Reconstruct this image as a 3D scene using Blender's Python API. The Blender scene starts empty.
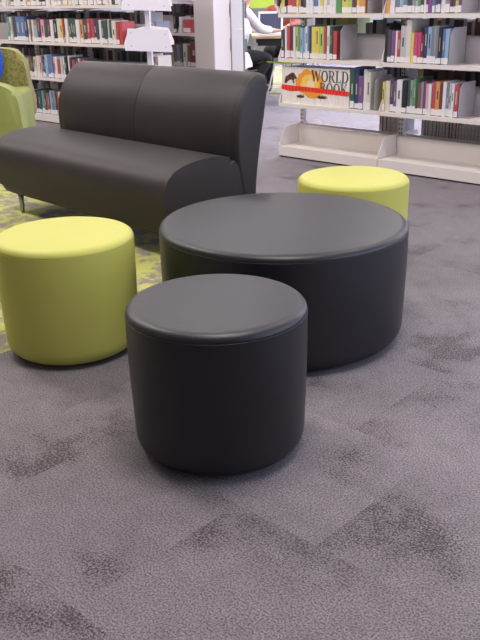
import bpy, bmesh, math, random
from mathutils import Vector, Matrix
random.seed(7)
S = bpy.context.scene
PI = math.pi

# ------------------------------------------------------------------ camera
CAM_F, CAM_P, CAM_R, CAM_H = 812.0, 0.383, -0.024, 1.194
cd = bpy.data.cameras.new('camera'); cam = bpy.data.objects.new('camera', cd)
S.collection.objects.link(cam); S.camera = cam
cd.sensor_fit = 'VERTICAL'; cd.sensor_height = 24; cd.lens = CAM_F/640*24
cd.clip_start = 0.05; cd.clip_end = 100
_fw = Vector((0, math.cos(CAM_P), -math.sin(CAM_P))); _rt = Vector((1, 0, 0)); _up = Vector((0, math.sin(CAM_P), math.cos(CAM_P)))
_r2 = _rt*math.cos(CAM_R)+_up*math.sin(CAM_R); _u2 = -_rt*math.sin(CAM_R)+_up*math.cos(CAM_R)
cam.matrix_world = Matrix(((_r2.x, _u2.x, -_fw.x, 0), (_r2.y, _u2.y, -_fw.y, 0), (_r2.z, _u2.z, -_fw.z, CAM_H), (0, 0, 0, 1)))

# room axes: u runs along the bookcases, w away from the reader into the stacks
TH = -0.762; OX, OY = 0.334, 6.364
def F(u, w, z=0.0):
    return Vector((OX+u*math.cos(TH)-w*math.sin(TH), OY+u*math.sin(TH)+w*math.cos(TH), z))

# ------------------------------------------------------------------ world, lights, exposure
wd = bpy.data.worlds.new('world'); S.world = wd; wd.use_nodes = True
wd.node_tree.nodes['Background'].inputs[0].default_value = (0.75, 0.85, 1, 1)
wd.node_tree.nodes['Background'].inputs[1].default_value = 1.0
S.view_settings.view_transform = 'Standard'; S.view_settings.look = 'None'
S.view_settings.gamma = 1; S.view_settings.exposure = -0.25; S.view_settings.use_curve_mapping = False
def area(name, loc, rot, sx, sy, power, col):
    l = bpy.data.lights.new(name, 'AREA'); l.shape = 'RECTANGLE'; l.size = sx; l.size_y = sy; l.energy = power; l.color = col
    o = bpy.data.objects.new(name, l); S.collection.objects.link(o); o.location = loc; o.rotation_euler = rot
    return o
# daylight through the two window walls (far side and right side)
CEIL = 3.0
U0, U1, W0, W1 = -8.0, 6.0, -7.5, 7.5
area('daylight_back', F(-1.0, W1-.12, 1.5), (PI/2, 0, TH+0.0+PI), 9.0, 2.2, 800, (.68, .70, 1))
area('daylight_right', F(U1-.12, 0.8, 1.5), (PI/2, 0, TH+PI/2), 8.0, 2.2, 170, (.62, .70, 1))
LAMP_W = 62

# ------------------------------------------------------------------ materials
def newmat(name):
    m = bpy.data.materials.new(name); m.use_nodes = True
    return m, m.node_tree, m.node_tree.nodes['Principled BSDF']
def plain(name, col, rough=.6, metal=0.0, spec=.5):
    m, nt, b = newmat(name)
    b.inputs['Base Color'].default_value = (*col, 1); b.inputs['Roughness'].default_value = rough
    b.inputs['Metallic'].default_value = metal; b.inputs['Specular IOR Level'].default_value = spec
    return m
def noisy(name, c1, c2, scale, rough=.6, bump=0.0, bscale=None, metal=0.0, spec=.5, detail=4, lo=.35, hi=.65, sheen=0.0):
    m, nt, b = newmat(name); N = nt.nodes; L = nt.links
    tc = N.new('ShaderNodeTexCoord'); n = N.new('ShaderNodeTexNoise'); n.inputs['Scale'].default_value = scale; n.inputs['Detail'].default_value = detail
    L.new(tc.outputs['Object'], n.inputs['Vector'])
    r = N.new('ShaderNodeValToRGB'); r.color_ramp.elements[0].position = lo; r.color_ramp.elements[1].position = hi
    r.color_ramp.elements[0].color = (*c1, 1); r.color_ramp.elements[1].color = (*c2, 1)
    L.new(n.outputs['Fac'], r.inputs['Fac']); L.new(r.outputs['Color'], b.inputs['Base Color'])
    b.inputs['Roughness'].default_value = rough; b.inputs['Metallic'].default_value = metal; b.inputs['Specular IOR Level'].default_value = spec
    b.inputs['Sheen Weight'].default_value = sheen
    if bump:
        n2 = N.new('ShaderNodeTexNoise'); n2.inputs['Scale'].default_value = bscale or scale; n2.inputs['Detail'].default_value = 3
        L.new(tc.outputs['Object'], n2.inputs['Vector'])
        bp = N.new('ShaderNodeBump'); bp.inputs['Strength'].default_value = bump; bp.inputs['Distance'].default_value = .002
        L.new(n2.outputs['Fac'], bp.inputs['Height']); L.new(bp.outputs['Normal'], b.inputs['Normal'])
    return m
M = {}
M['leather'] = noisy('black_leather', (.009, .008, .010), (.012, .010, .013), 6, .42, .25, 260, spec=.5)
M['leather_matte'] = noisy('charcoal_vinyl', (.019, .0135, .0145), (.024, .0175, .0185), 5, .50, .35, 240, spec=.42)
M['lime'] = noisy('lime_vinyl', (.49, .485, .10), (.52, .51, .11), 4, .5, .2, 260, spec=.3)
M['olive'] = noisy('olive_mottled_fabric', (.17, .155, .04), (.33, .30, .10), 70, .9, .3, 400, spec=.2, sheen=.2)
M['lime_shell'] = noisy('green_upholstery', (.26, .29, .08), (.29, .32, .09), 5, .55, .2, 250, spec=.35)
M['blue'] = noisy('blue_fabric', (.01, .06, .42), (.02, .08, .50), 20, .8, .2, 200, spec=.2)
M['steel'] = plain('brushed_steel', (.45, .43, .40), .35, 1.0)
M['shelf'] = noisy('cream_powder_coat', (.74, .68, .63), (.78, .71, .66), 3, .45, .05, 300)
M['shelf_grey'] = noisy('grey_coat_and_shade', (.50, .47, .50), (.53, .50, .53), 3, .5)  # grey coat; on the shelf back stops its tone is painted-in shade
M['post'] = noisy('warm_grey_post', (.68, .63, .61), (.71, .66, .64), 3, .5)
M['dark'] = plain('black_plastic', (.015, .015, .017), .5)
M['hole'] = plain('dark_slot', (.03, .03, .03), .8)
M['white'] = plain('white_paint', (.70, .67, .73), .4)
M['bright'] = plain('glossy_white_panel', (.90, .90, .94), .3)
M['label'] = plain('white_spine_label', (.76, .73, .73), .5)
M['paper'] = noisy('page_block', (.50, .46, .42), (.68, .64, .58), 90, .8)
M['bookend'] = noisy('grey_bookend_steel', (.40, .38, .38), (.44, .42, .42), 3, .42)
M['wood'] = noisy('pale_wood_laminate', (.52, .38, .24), (.62, .47, .32), 14, .4)
M['skin'] = plain('skin', (.55, .32, .23), .5)
M['shirt'] = noisy('white_shirt_cloth', (.74, .70, .72), (.82, .78, .80), 20, .8)
M['redshirt'] = noisy('russet_cloth', (.25, .06, .04), (.34, .09, .06), 20, .8)
M['trousers'] = plain('black_trouser_cloth', (.012, .011, .015), .8)
M['hair'] = plain('dark_hair', (.03, .02, .015), .6)
M['screen'] = plain('laptop_screen_glass', (.05, .06, .11), .2)
M['limewall'] = plain('lime_screen_panel', (.42, .60, .06), .6)
M['chairgrey'] = plain('grey_green_plastic', (.25, .27, .24), .5)
M['wall'] = plain('wall_paint', (.34, .33, .33), .8)
M['ceil'] = plain('ceiling_paint', (.80, .79, .78), .9)
M['sill'] = plain('window_frame_aluminium', (.6, .6, .62), .4, .6)
m, nt, b = newmat('window_glass'); b.inputs['Transmission Weight'].default_value = 1; b.inputs['Roughness'].default_value = 0.0; b.inputs['IOR'].default_value = 1.1
M['glass'] = m
m, nt, b = newmat('lamp_diffuser'); b.inputs['Emission Color'].default_value = (1, .96, .93, 1); b.inputs['Emission Strength'].default_value = 2.2
M['lamp'] = m

def carpet():
    m, nt, b = newmat('carpet_tiles'); N = nt.nodes; L = nt.links
    def math_(op, a, bb=None, c=None):
        n = N.new('ShaderNodeMath'); n.operation = op
        for i, v in enumerate((a, bb, c)):
            if v is None: continue
            if isinstance(v, (int, float)): n.inputs[i].default_value = v
            else: L.new(v, n.inputs[i])
        return n.outputs[0]
    tc = N.new('ShaderNodeTexCoord'); P = tc.outputs['Object']
    sep = N.new('ShaderNodeSeparateXYZ'); L.new(P, sep.inputs[0])
    X, Y = sep.outputs[0], sep.outputs[1]
    TW, TL = .5, .5
    iy = math_('FLOOR', math_('DIVIDE', math_('ADD', Y, 20.1), TW))
    sh = math_('MULTIPLY', math_('MODULO', iy, 2), .25)
    ix = math_('FLOOR', math_('DIVIDE', math_('ADD', math_('ADD', X, 20.05), sh), TL))
    cmb = N.new('ShaderNodeCombineXYZ'); L.new(ix, cmb.inputs[0]); L.new(iy, cmb.inputs[1])
    wn = N.new('ShaderNodeTexWhiteNoise'); wn.noise_dimensions = '3D'; L.new(cmb.outputs[0], wn.inputs['Vector'])
    # every tile is cut from another place of the roll
    off = N.new('ShaderNodeVectorMath'); off.operation = 'MULTIPLY_ADD'; L.new(wn.outputs['Color'], off.inputs[0])
    off.inputs[1].default_value = (30, 30, 30); L.new(P, off.inputs[2])
    big = N.new('ShaderNodeTexNoise'); big.inputs['Scale'].default_value = 2.6; big.inputs['Detail'].default_value = 5; big.inputs['Roughness'].default_value = .6
    L.new(off.outputs[0], big.inputs['Vector'])
    fine = N.new('ShaderNodeTexNoise'); fine.inputs['Scale'].default_value = 160; fine.inputs['Detail'].default_value = 3; fine.inputs['Roughness'].default_value = .7
    L.new(P, fine.inputs['Vector'])
    vf = N.new('ShaderNodeTexNoise'); vf.inputs['Scale'].default_value = 210; vf.inputs['Detail'].default_value = 2
    L.new(P, vf.inputs['Vector'])
    mr = N.new('ShaderNodeMapRange'); mr.inputs['From Min'].default_value = .45; mr.inputs['From Max'].default_value = .65
    L.new(big.outputs['Fac'], mr.inputs['Value'])
    thr = math_('SUBTRACT', .70, math_('MULTIPLY', mr.outputs[0], .23))
    sp = N.new('ShaderNodeMapRange'); sp.inputs['From Min'].default_value = 0; sp.inputs['From Max'].default_value = .035
    L.new(math_('SUBTRACT', fine.outputs['Fac'], thr), sp.inputs['Value'])
    mask = math_('MINIMUM', 1.0, math_('ADD', math_('MULTIPLY', sp.outputs[0], .85), math_('MULTIPLY', mr.outputs[0], .12)))
    base = N.new('ShaderNodeValToRGB'); base.color_ramp.elements[0].position = .34; base.color_ramp.elements[1].position = .66
    base.color_ramp.elements[0].color = (.080, .068, .073, 1); base.color_ramp.elements[1].color = (.285, .250, .264, 1)
    L.new(vf.outputs['Fac'], base.inputs['Fac'])
    # tile to tile tint
    tint = N.new('ShaderNodeMix'); tint.data_type = 'RGBA'; tint.blend_type = 'MULTIPLY'; tint.inputs['Factor'].default_value = 1
    L.new(base.outputs['Color'], tint.inputs['A'])
    med = N.new('ShaderNodeTexNoise'); med.inputs['Scale'].default_value = 14; med.inputs['Detail'].default_value = 5; med.inputs['Roughness'].default_value = .7
    L.new(off.outputs[0], med.inputs['Vector'])
    tv = math_('ADD', math_('MULTIPLY', wn.outputs['Value'], .14), math_('ADD', .60, math_('MULTIPLY', med.outputs['Fac'], .62)))
    cc = N.new('ShaderNodeCombineColor'); [L.new(tv, cc.inputs[i]) for i in range(3)]
    L.new(cc.outputs[0], tint.inputs['B'])
    dk = N.new('ShaderNodeMix'); dk.data_type = 'RGBA'
    L.new(mask, dk.inputs['Factor']); L.new(tint.outputs['Result'], dk.inputs['A']); dk.inputs['B'].default_value = (.036, .024, .028, 1)
    # lime tiles under the lounge group and under the study tables
    def rect(u0, u1, w0, w1):
        a = math_('MULTIPLY', math_('GREATER_THAN', X, u0), math_('LESS_THAN', X, u1))
        return math_('MULTIPLY', a, math_('MULTIPLY', math_('GREATER_THAN', Y, w0), math_('LESS_THAN', Y, w1)))
    zone = math_('MAXIMUM', rect(-9, 1.66, -9, -1.75), rect(-5.5, -2.55, 3.0, 6.5))
    g = N.new('ShaderNodeTexNoise'); g.inputs['Scale'].default_value = 7; g.inputs['Detail'].default_value = 6; g.inputs['Roughness'].default_value = .68
    L.new(off.outputs[0], g.inputs['Vector'])
    gm = N.new('ShaderNodeMapRange'); gm.inputs['From Min'].default_value = .44; gm.inputs['From Max'].default_value = .54
    L.new(g.outputs['Fac'], gm.inputs['Value'])
    lim = N.new('ShaderNodeMix'); lim.data_type = 'RGBA'; L.new(vf.outputs['Fac'], lim.inputs['Factor'])
    lim.inputs['A'].default_value = (.33, .33, .06, 1); lim.inputs['B'].default_value = (.58, .57, .14, 1)
    fin = N.new('ShaderNodeMix'); fin.data_type = 'RGBA'
    L.new(math_('MULTIPLY', zone, math_('SUBTRACT', 1.0, math_('MULTIPLY', gm.outputs[0], .85))), fin.inputs['Factor'])
    L.new(dk.outputs['Result'], fin.inputs['A']); L.new(lim.outputs['Result'], fin.inputs['B'])
    L.new(fin.outputs['Result'], b.inputs['Base Color'])
    b.inputs['Roughness'].default_value = .75; b.inputs['Specular IOR Level'].default_value = .35; b.inputs['Sheen Weight'].default_value = .1
    hs = math_('ADD', math_('MULTIPLY', fine.outputs['Fac'], .6), vf.outputs['Fac'])
    bp = N.new('ShaderNodeBump'); bp.inputs['Strength'].default_value = .5; bp.inputs['Distance'].default_value = .003
    L.new(hs, bp.inputs['Height']); L.new(bp.outputs['Normal'], b.inputs['Normal'])
    return m
M['carpet'] = carpet()

# ------------------------------------------------------------------ helpers
def mesh_obj(name, bm, mat, parent=None, smooth=False, loc=None, rotz=0.0):
    me = bpy.data.meshes.new(name); bmesh.ops.recalc_face_normals(bm, faces=bm.faces[:]); bm.to_mesh(me); bm.free()
    o = bpy.data.objects.new(name, me); S.collection.objects.link(o)
    me.materials.append(M[mat] if isinstance(mat, str) else mat)
    if smooth:
        for p in me.polygons: p.use_smooth = True
    if parent is not None: o.parent = parent
    if loc is not None: o.location = loc
    o.rotation_euler.z = rotz
    return o
def smooth_angle(o, deg=35):
    me = o.data
    for p in me.polygons: p.use_smooth = True
    try: me.set_sharp_from_angle(angle=math.radians(deg))
    except Exception: pass
def thing(name, label, cat, loc, rotz=0.0, group=None):
    o = bpy.data.objects.new(name, None); S.collection.objects.link(o); o.empty_display_size = .05
    o.location = loc; o.rotation_euler.z = rotz; tag(o, label, cat, group); return o
def tag(o, label, cat, group=None):
    o['label'] = label; o['category'] = cat
    if group: o['group'] = group
def struct(o): o['kind'] = 'structure'; return o
def box(bm, x0, x1, y0, y1, z0, z1, bev=0.0, seg=2):
    r = bmesh.ops.create_cube(bm, size=1.0)
    for v in r['verts']:
        v.co = Vector((x0+(v.co.x+.5)*(x1-x0), y0+(v.co.y+.5)*(y1-y0), z0+(v.co.z+.5)*(z1-z0)))
    if bev:
        es = list({e for v in r['verts'] for e in v.link_edges})
        bmesh.ops.bevel(bm, geom=es, offset=bev, segments=seg, affect='EDGES', profile=.5)
def boxes(*bs, bev=0.0, seg=2):
    bm = bmesh.new()
    for b_ in bs: box(bm, *b_, bev=bev, seg=seg)
    return bm
def lathe(bm, prof, n=64, closed=True):
    rings = []
    for r, z in prof:
        if r < 1e-6: rings.append([bm.verts.new((0, 0, z))])
        else: rings.append([bm.verts.new((r*math.cos(2*PI*i/n), r*math.sin(2*PI*i/n), z)) for i in range(n)])
    for a, b_ in zip(rings, rings[1:]):
        if len(a) == 1 and len(b_) == 1: continue
        for i in range(n):
            j = (i+1) % n
            if len(a) == 1: bm.faces.new((a[0], b_[j], b_[i]))
            elif len(b_) == 1: bm.faces.new((a[i], a[j], b_[0]))
            else: bm.faces.new((a[i], a[j], b_[j], b_[i]))
def tube(bm, pts, r, n=10, cap=True, r2=None):
    pts = [Vector(p) for p in pts]; rings = []
    prev = None
    for k, p in enumerate(pts):
        d = (pts[min(k+1, len(pts)-1)]-pts[max(k-1, 0)]).normalized()
        a = d.orthogonal().normalized() if prev is None else (prev-d*prev.dot(d)).normalized()
        prev = a; b_ = d.cross(a)
        rr = r if r2 is None else r+(r2-r)*k/(len(pts)-1)
        rings.append([bm.verts.new(p+(a*math.cos(2*PI*i/n)+b_*math.sin(2*PI*i/n))*rr) for i in range(n)])
    for A, B in zip(rings, rings[1:]):
        for i in range(n): bm.faces.new((A[i], A[(i+1) % n], B[(i+1) % n], B[i]))
    if cap: bm.faces.new(rings[0]); bm.faces.new(rings[-1])
def prism(bm, pts, axis, a, b_, bev=0.0, seg=4):
    """polygon pts extruded along axis x or y from a to b_ (pts are the other two coordinates)"""
    def mk(t, p): return (t, p[0], p[1]) if axis == 'x' else (p[0], t, p[1])
    A = [bm.verts.new(mk(a, p)) for p in pts]; B = [bm.verts.new(mk(b_, p)) for p in pts]
    n = len(pts); fa = bm.faces.new(A); fb = bm.faces.new(B)
    for i in range(n): bm.faces.new((A[i], A[(i+1) % n], B[(i+1) % n], B[i]))
    if bev:
        es = list(set(fa.edges) | set(fb.edges))
        bmesh.ops.bevel(bm, geom=es, offset=bev, segments=seg, affect='EDGES', profile=.5)
def spline(pts, k=6):
    """closed Catmull-Rom through pts"""
    n = len(pts); out = []
    for i in range(n):
        p0, p1, p2, p3 = [Vector(pts[(i+j-1) % n]) for j in range(4)]
        for s in range(k):
            t = s/k
            out.append(tuple(.5*((2*p1)+(-p0+p2)*t+(2*p0-5*p1+4*p2-p3)*t*t+(-p0+3*p1-3*p2+p3)*t**3)))
    return out

# ------------------------------------------------------------------ room shell
RO = F(0, 0)
def sbox(name, mat, *bs):
    return struct(mesh_obj(name, boxes(*bs), mat, loc=RO, rotz=TH))
sbox('floor', 'carpet', (U0, U1, W0, W1, -.1, 0))
sbox('ceiling', 'ceil', (U0, U1, W0, W1, CEIL, CEIL+.1))
sbox('wall_left', 'wall', (U0-.1, U0, W0, W1, 0, CEIL))
sbox('wall_front', 'wall', (U0, U1, W0-.1, W0, 0, CEIL))
sbox('wall_back', 'wall', (U0, U1, W1, W1+.1, 0, .35), (U0, U1, W1, W1+.1, 2.65, CEIL), (U0, -5.6, W1, W1+.1, .35, 2.65), (3.6, U1, W1, W1+.1, .35, 2.65))
sbox('wall_right', 'wall', (U1, U1+.1, W0, W1, 0, .35), (U1, U1+.1, W0, W1, 2.65, CEIL), (U1, U1+.1, W0, -3.4, .35, 2.65), (U1, U1+.1, 5.0, W1, .35, 2.65))
sbox('baseboard_left', 'white', (U0, U0+.015, W0, W1, 0, .1))
sbox('baseboard_back', 'white', (U0+.015, U1-.015, W1-.015, W1, 0, .1))
sbox('baseboard_right', 'white', (U1-.015, U1, W0, W1, 0, .1))
bm = bmesh.new()
for i in range(9):
    x = -5.6+i*1.15; box(bm, x-.03, x+.03, W1+.0, W1+.08, .35, 2.65)
for z in (.35, 2.6): box(bm, -5.6, 3.6, W1+.0, W1+.08, z, z+.05)
w1 = struct(mesh_obj('window_1', bm, 'sill', loc=RO, rotz=TH))
struct(mesh_obj('pane', boxes((-5.6, 3.6, W1+.035, W1+.045, .37, 2.63)), 'glass', parent=w1))
bm = bmesh.new()
for i in range(8):
    y = -3.4+i*1.2; box(bm, U1, U1+.08, y-.03, y+.03, .35, 2.65)
for z in (.35, 2.6): box(bm, U1, U1+.08, -3.4, 5.0, z, z+.05)
w2 = struct(mesh_obj('window_2', bm, 'sill', loc=RO, rotz=TH))
struct(mesh_obj('pane', boxes((U1+.035, U1+.045, -3.4, 5.0, .37, 2.63)), 'glass', parent=w2))
# square column in the cross aisle
COL = (-1.641, 0.972)   # its near corner (u max, w min)
struct(mesh_obj('trim_1', boxes((COL[0]-.27, COL[0], COL[1], COL[1]+.22, 0, CEIL), bev=.006), 'post', loc=RO, rotz=TH))

# ceiling lights (recessed panels, above the frame)
def ceiling_light(u, w, label, power=LAMP_W):
    t = thing('ceiling_light', label, 'ceiling light', F(u, w, CEIL), TH, 'recessed ceiling lights')
    mesh_obj('frame', boxes((-.62, .62, -.32, -.30, -.03, 0), (-.62, .62, .30, .32, -.03, 0), (-.62, -.60, -.30, .30, -.03, 0), (.60, .62, -.30, .30, -.03, 0)), 'white', t)
    mesh_obj('diffuser', boxes((-.60, .60, -.30, .30, -.02, -.002)), 'lamp', t)
    l = area('lamp_light', (0, 0, -.035), (0, 0, 0), 1.18, .58, power, (1, .925, .92)); l.parent = t
i = 0
for u in (-5.5, -2.7, .1, 2.9):
    for w in (-3.3, -1.0, 2.2, 5.2):
        ceiling_light(u, w, 'white recessed ceiling light panel above the library floor', 30 if w == -1.0 else LAMP_W)
BOOK_ROWS = {
 'right_top': [
  (-0.0322,-0.0154,0.228,'D'),(-0.0144,0.0243,0.208,'Y'),(0.0253,0.0429,0.224,'Y'),(0.0439,0.0615,0.26,'K'),(0.069,0.1113,0.221,'R'),(0.1123,0.1543,0.201,'R'),
  (0.1553,0.1724,0.203,'Y'),(0.1734,0.1904,0.211,'O'),(0.1914,0.2169,0.249,'K'),(0.2179,0.2431,0.222,'D'),(0.2441,0.2744,0.218,'W'),(0.2754,0.3056,0.206,'W'),
  (0.3066,0.3467,0.261,'B'),(0.3477,0.3712,0.226,'W'),(0.3722,0.3976,0.213,'Y'),(0.3986,0.4254,0.204,'W'),(0.4264,0.4529,0.203,'PK'),(0.4539,0.4803,0.21,'W'),
  (0.4813,0.5076,0.242,'W'),(0.5086,0.5508,0.209,'N_'),(0.5577,0.6053,0.203,'Y'),(0.6063,0.6437,0.23,'L'),(0.6447,0.678,0.215,'MR'),(0.679,0.7008,0.262,'Y'),
  (0.7018,0.7496,0.208,'O'),(0.9156,0.9504,0.233,'O'),(0.9514,0.9859,0.248,'W'),(0.9904,1.0205,0.225,'GB'),(1.0215,1.0513,0.261,'LB'),(1.0523,1.0819,0.23,'GB'),
  (1.0829,1.1163,0.215,'D'),(1.1173,1.1377,0.225,'G'),(1.1387,1.1589,0.202,'LG'),(1.1599,1.18,0.226,'N_'),(1.181,1.2011,0.215,'D'),(1.2021,1.2178,0.255,'W'),
  (1.2188,1.2345,0.252,'MR'),(1.2355,1.2676,0.231,'P'),(1.2686,1.2868,0.202,'B'),(1.2878,1.3059,0.216,'BR'),(1.3069,1.3249,0.215,'NV'),(1.3259,1.3573,0.213,'W'),
  (1.3583,1.3895,0.214,'MV'),(1.3905,1.407,0.254,'D'),(1.408,1.4245,0.209,'MR'),(1.4255,1.4451,0.203,'L'),(1.4461,1.4687,0.258,'P'),],
 'right_middle': [
  (-0.0048,0.0323,0.198,'D'),(0.0399,0.0612,0.226,'W'),(0.0666,0.0943,0.219,'R'),(0.0953,0.1229,0.219,'MR'),(0.1261,0.1425,0.22,'W'),(0.1435,0.1675,0.22,'L'),
  (0.1685,0.1924,0.22,'N_'),(0.1934,0.2139,0.213,'LB'),(0.2149,0.2353,0.214,'LB'),(0.2363,0.2566,0.227,'W'),(0.2576,0.2746,0.221,'B'),(0.2756,0.2926,0.221,'D'),
  (0.2957,0.3304,0.221,'Y'),(0.3314,0.3616,0.221,'Y'),(0.3626,0.403,0.222,'L'),(0.4081,0.4296,0.222,'R'),(0.4347,0.4582,0.229,'W'),(0.4592,0.4845,0.223,'DG'),
  (0.4855,0.5187,0.196,'R'),(0.9197,0.946,0.226,'K'),(0.947,0.9732,0.208,'D'),(0.9742,1.0001,0.202,'P'),(1.0011,1.018,0.202,'W'),(1.019,1.0447,0.196,'R'),
  (1.0457,1.0852,0.234,'LG'),(1.0862,1.1237,0.271,'C'),(1.1247,1.1445,0.191,'Y'),(1.1455,1.1704,0.192,'MG'),(1.1714,1.1961,0.192,'MG'),(1.1971,1.2182,0.18,'DR'),
  (1.2192,1.2437,0.229,'NV'),(1.2447,1.2739,0.229,'LB'),(1.2749,1.2918,0.235,'GB'),(1.2928,1.3095,0.236,'G'),(1.3105,1.3272,0.236,'GB'),(1.3282,1.352,0.224,'K'),
  (1.353,1.3765,0.218,'B'),(1.3775,1.4042,0.218,'LB'),],
 'right_lower': [
  (0.6472,0.6836,0.265,'DG'),(0.6869,0.7184,0.285,'NV'),(0.7194,0.7574,0.228,'P'),(0.7584,0.7848,0.27,'W'),(0.7858,0.8165,0.258,'C'),(0.9013,0.9401,0.197,'Y'),
  (0.9411,0.9773,0.205,'C'),(0.9805,1.0056,0.227,'D'),(1.0066,1.0315,0.208,'P'),(1.0325,1.0743,0.217,'W'),(1.0753,1.1125,0.212,'K'),(1.1135,1.1377,0.22,'DG'),
  (1.1387,1.1587,0.221,'G'),(1.1597,1.1795,0.229,'N_'),(1.1805,1.1982,0.236,'DG'),(1.1992,1.2229,0.205,'BR'),(1.2239,1.2403,0.213,'MV'),(1.2413,1.2577,0.214,'P'),
  (1.2587,1.278,0.202,'PK'),(1.279,1.2982,0.203,'W'),(1.2992,1.3264,0.217,'R'),(1.3274,1.3583,0.218,'O'),(1.3593,1.384,0.207,'DR'),(1.385,1.4076,0.221,'W'),
  (1.4086,1.4272,0.216,'GB'),(1.4282,1.4467,0.217,'LG'),(1.4477,1.4661,0.212,'W'),(1.4709,1.4988,0.207,'R'),],
 'left_middle': [
  (-3.7122,-3.674,0.234,'T'),(-3.6687,-3.6179,0.234,'C'),(-3.6083,-3.5451,0.234,'D'),(-3.5441,-3.4669,0.234,'B'),(-3.4659,-3.3896,0.234,'B'),(-3.3845,-3.34,0.234,'NV'),
  (-3.3349,-3.3017,0.206,'C'),(-3.3007,-3.2677,0.206,'BR'),(-3.2667,-3.2338,0.206,'C'),(-3.2328,-3.1733,0.15,'LB'),(-3.1683,-3.1134,0.225,'MR'),(-3.1124,-3.0541,0.207,'PK'),
  (-3.0492,-2.9954,0.207,'D'),(-2.9944,-2.9487,0.207,'MR'),(-2.9477,-2.8987,0.207,'W'),(-2.8938,-2.8414,0.202,'K'),(-2.8404,-2.7959,0.216,'C'),(-2.7949,-2.747,0.216,'Y'),
  (-2.7423,-2.6986,0.217,'R'),(-2.6976,-2.6542,0.217,'W'),(-2.6495,-2.6101,0.217,'DG'),(-2.6091,-2.57,0.217,'D'),(-2.569,-2.5301,0.217,'DG'),(-2.5255,-2.4727,0.209,'W'),
  (-2.4717,-2.4228,0.209,'O'),(-2.4183,-2.3593,0.218,'D'),(-2.3548,-2.3052,0.218,'R'),(-2.3042,-2.2551,0.218,'R'),(-2.2506,-2.2156,0.21,'NV'),(-2.2146,-2.1798,0.21,'D'),
  (-2.1788,-2.1425,0.208,'W'),(-2.1381,-2.0987,0.202,'D'),(-2.0977,-2.0586,0.202,'DG'),(-2.0576,-2.0254,0.214,'LG'),(-2.0291,-1.997,0.21,'D'),(-1.9888,-1.9326,0.202,'C'),
  (-1.9288,-1.8873,0.194,'R'),(-1.8793,-1.8424,0.194,'R'),],
 'left_lower': [
  (-3.3825,-3.3423,0.192,'BR'),(-3.3413,-3.3195,0.184,'D'),(-3.3185,-3.2968,0.184,'BR'),(-3.2913,-3.2517,0.195,'C'),(-3.2462,-3.1957,0.206,'C'),(-3.1902,-3.1623,0.198,'PK'),
  (-3.1569,-3.1291,0.199,'D'),(-3.1281,-3.1005,0.2,'NV'),(-3.0951,-3.048,0.22,'LB'),(-3.047,-3.0046,0.222,'B'),(-3.0036,-2.9615,0.223,'B'),(-2.954,-2.9229,0.205,'PK'),
  (-2.9219,-2.891,0.206,'W'),(-2.89,-2.8424,0.179,'R'),(-2.8372,-2.7962,0.209,'LG'),(-2.7952,-2.7712,0.21,'W'),(-2.7681,-2.7297,0.212,'K'),(-2.7287,-2.6885,0.222,'W'),
  (-2.6834,-2.6598,0.204,'D'),(-2.6547,-2.6069,0.187,'R'),(-2.6019,-2.5766,0.207,'K'),(-2.5756,-2.5505,0.208,'NV'),(-2.5454,-2.5184,0.2,'C'),(-2.5174,-2.4906,0.201,'R'),
  (-2.4856,-2.4589,0.193,'B'),(-2.4579,-2.4313,0.194,'DG'),],
 'left_base': [
  (-3.4131,-3.372,0.226,'W'),(-3.371,-3.3523,0.227,'DG'),(-3.3513,-3.3326,0.228,'K'),(-3.3269,-3.3072,0.23,'K'),(-3.3062,-3.2864,0.231,'D'),(-3.2832,-3.2567,0.222,'DG'),
  (-3.2557,-3.2293,0.224,'D'),(-3.2237,-3.1839,0.226,'T'),(-3.1784,-3.1479,0.229,'DG'),(-3.1446,-3.1176,0.21,'R'),(-3.1166,-3.0897,0.212,'BR'),(-3.0843,-3.0509,0.234,'LB'),
  (-3.0499,-3.0167,0.236,'B'),(-3.0113,-2.9871,0.238,'G'),(-2.9861,-2.9619,0.239,'DG'),(-2.9566,-2.9271,0.231,'R'),(-2.9261,-2.8969,0.233,'C'),(-2.8916,-2.8496,0.226,'C'),
  (-2.8443,-2.8176,0.218,'DR'),(-2.8166,-2.7899,0.22,'NV'),(-2.7847,-2.7561,0.212,'C'),(-2.7551,-2.7267,0.214,'B'),],
 'left_top': [
  (-3.7875,-3.7601,0.235,'G'),(-3.7496,-3.6756,0.261,'W'),(-3.6653,-3.6015,0.225,'C'),(-3.5913,-3.5419,0.256,'BR'),(-3.5409,-3.4919,0.241,'W'),(-3.4818,-3.4198,0.249,'W'),
  (-3.4098,-3.3618,0.246,'D'),(-3.3608,-3.3132,0.231,'W'),(-3.2946,-3.2431,0.206,'O'),(-3.2334,-3.1867,0.213,'O'),(-3.1857,-3.1394,0.254,'BR'),(-3.1299,-3.0925,0.256,'G'),
  (-3.0915,-3.0543,0.257,'D'),(-3.0365,-2.9871,0.221,'K'),(-2.9694,-2.904,0.241,'W'),(-2.8866,-2.8384,0.25,'W'),(-2.8292,-2.7856,0.24,'LG'),(-2.7846,-2.7413,0.251,'G'),
  (-2.6923,-2.6299,0.233,'O'),(-2.621,-2.5867,0.241,'Y'),(-2.5857,-2.5515,0.243,'G'),(-2.5428,-2.5012,0.217,'W'),(-2.5002,-2.4589,0.257,'K'),(-2.4503,-2.4093,0.259,'DG'),
  (-2.4083,-2.3677,0.205,'W'),(-2.3592,-2.3189,0.26,'PK'),(-2.3179,-2.2779,0.26,'W'),(-2.2695,-2.2298,0.241,'D'),(-2.2288,-2.1894,0.203,'W'),(-2.1811,-2.1421,0.256,'K'),
  (-2.1411,-2.1023,0.208,'R'),(-2.0941,-2.0557,0.26,'D'),(-2.0547,-2.0165,0.241,'W'),(-2.0085,-1.9636,0.204,'W'),(-1.9626,-1.9181,0.21,'D'),(-1.9101,-1.8729,0.239,'K'),
  (-1.8719,-1.835,0.235,'W'),],
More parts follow.
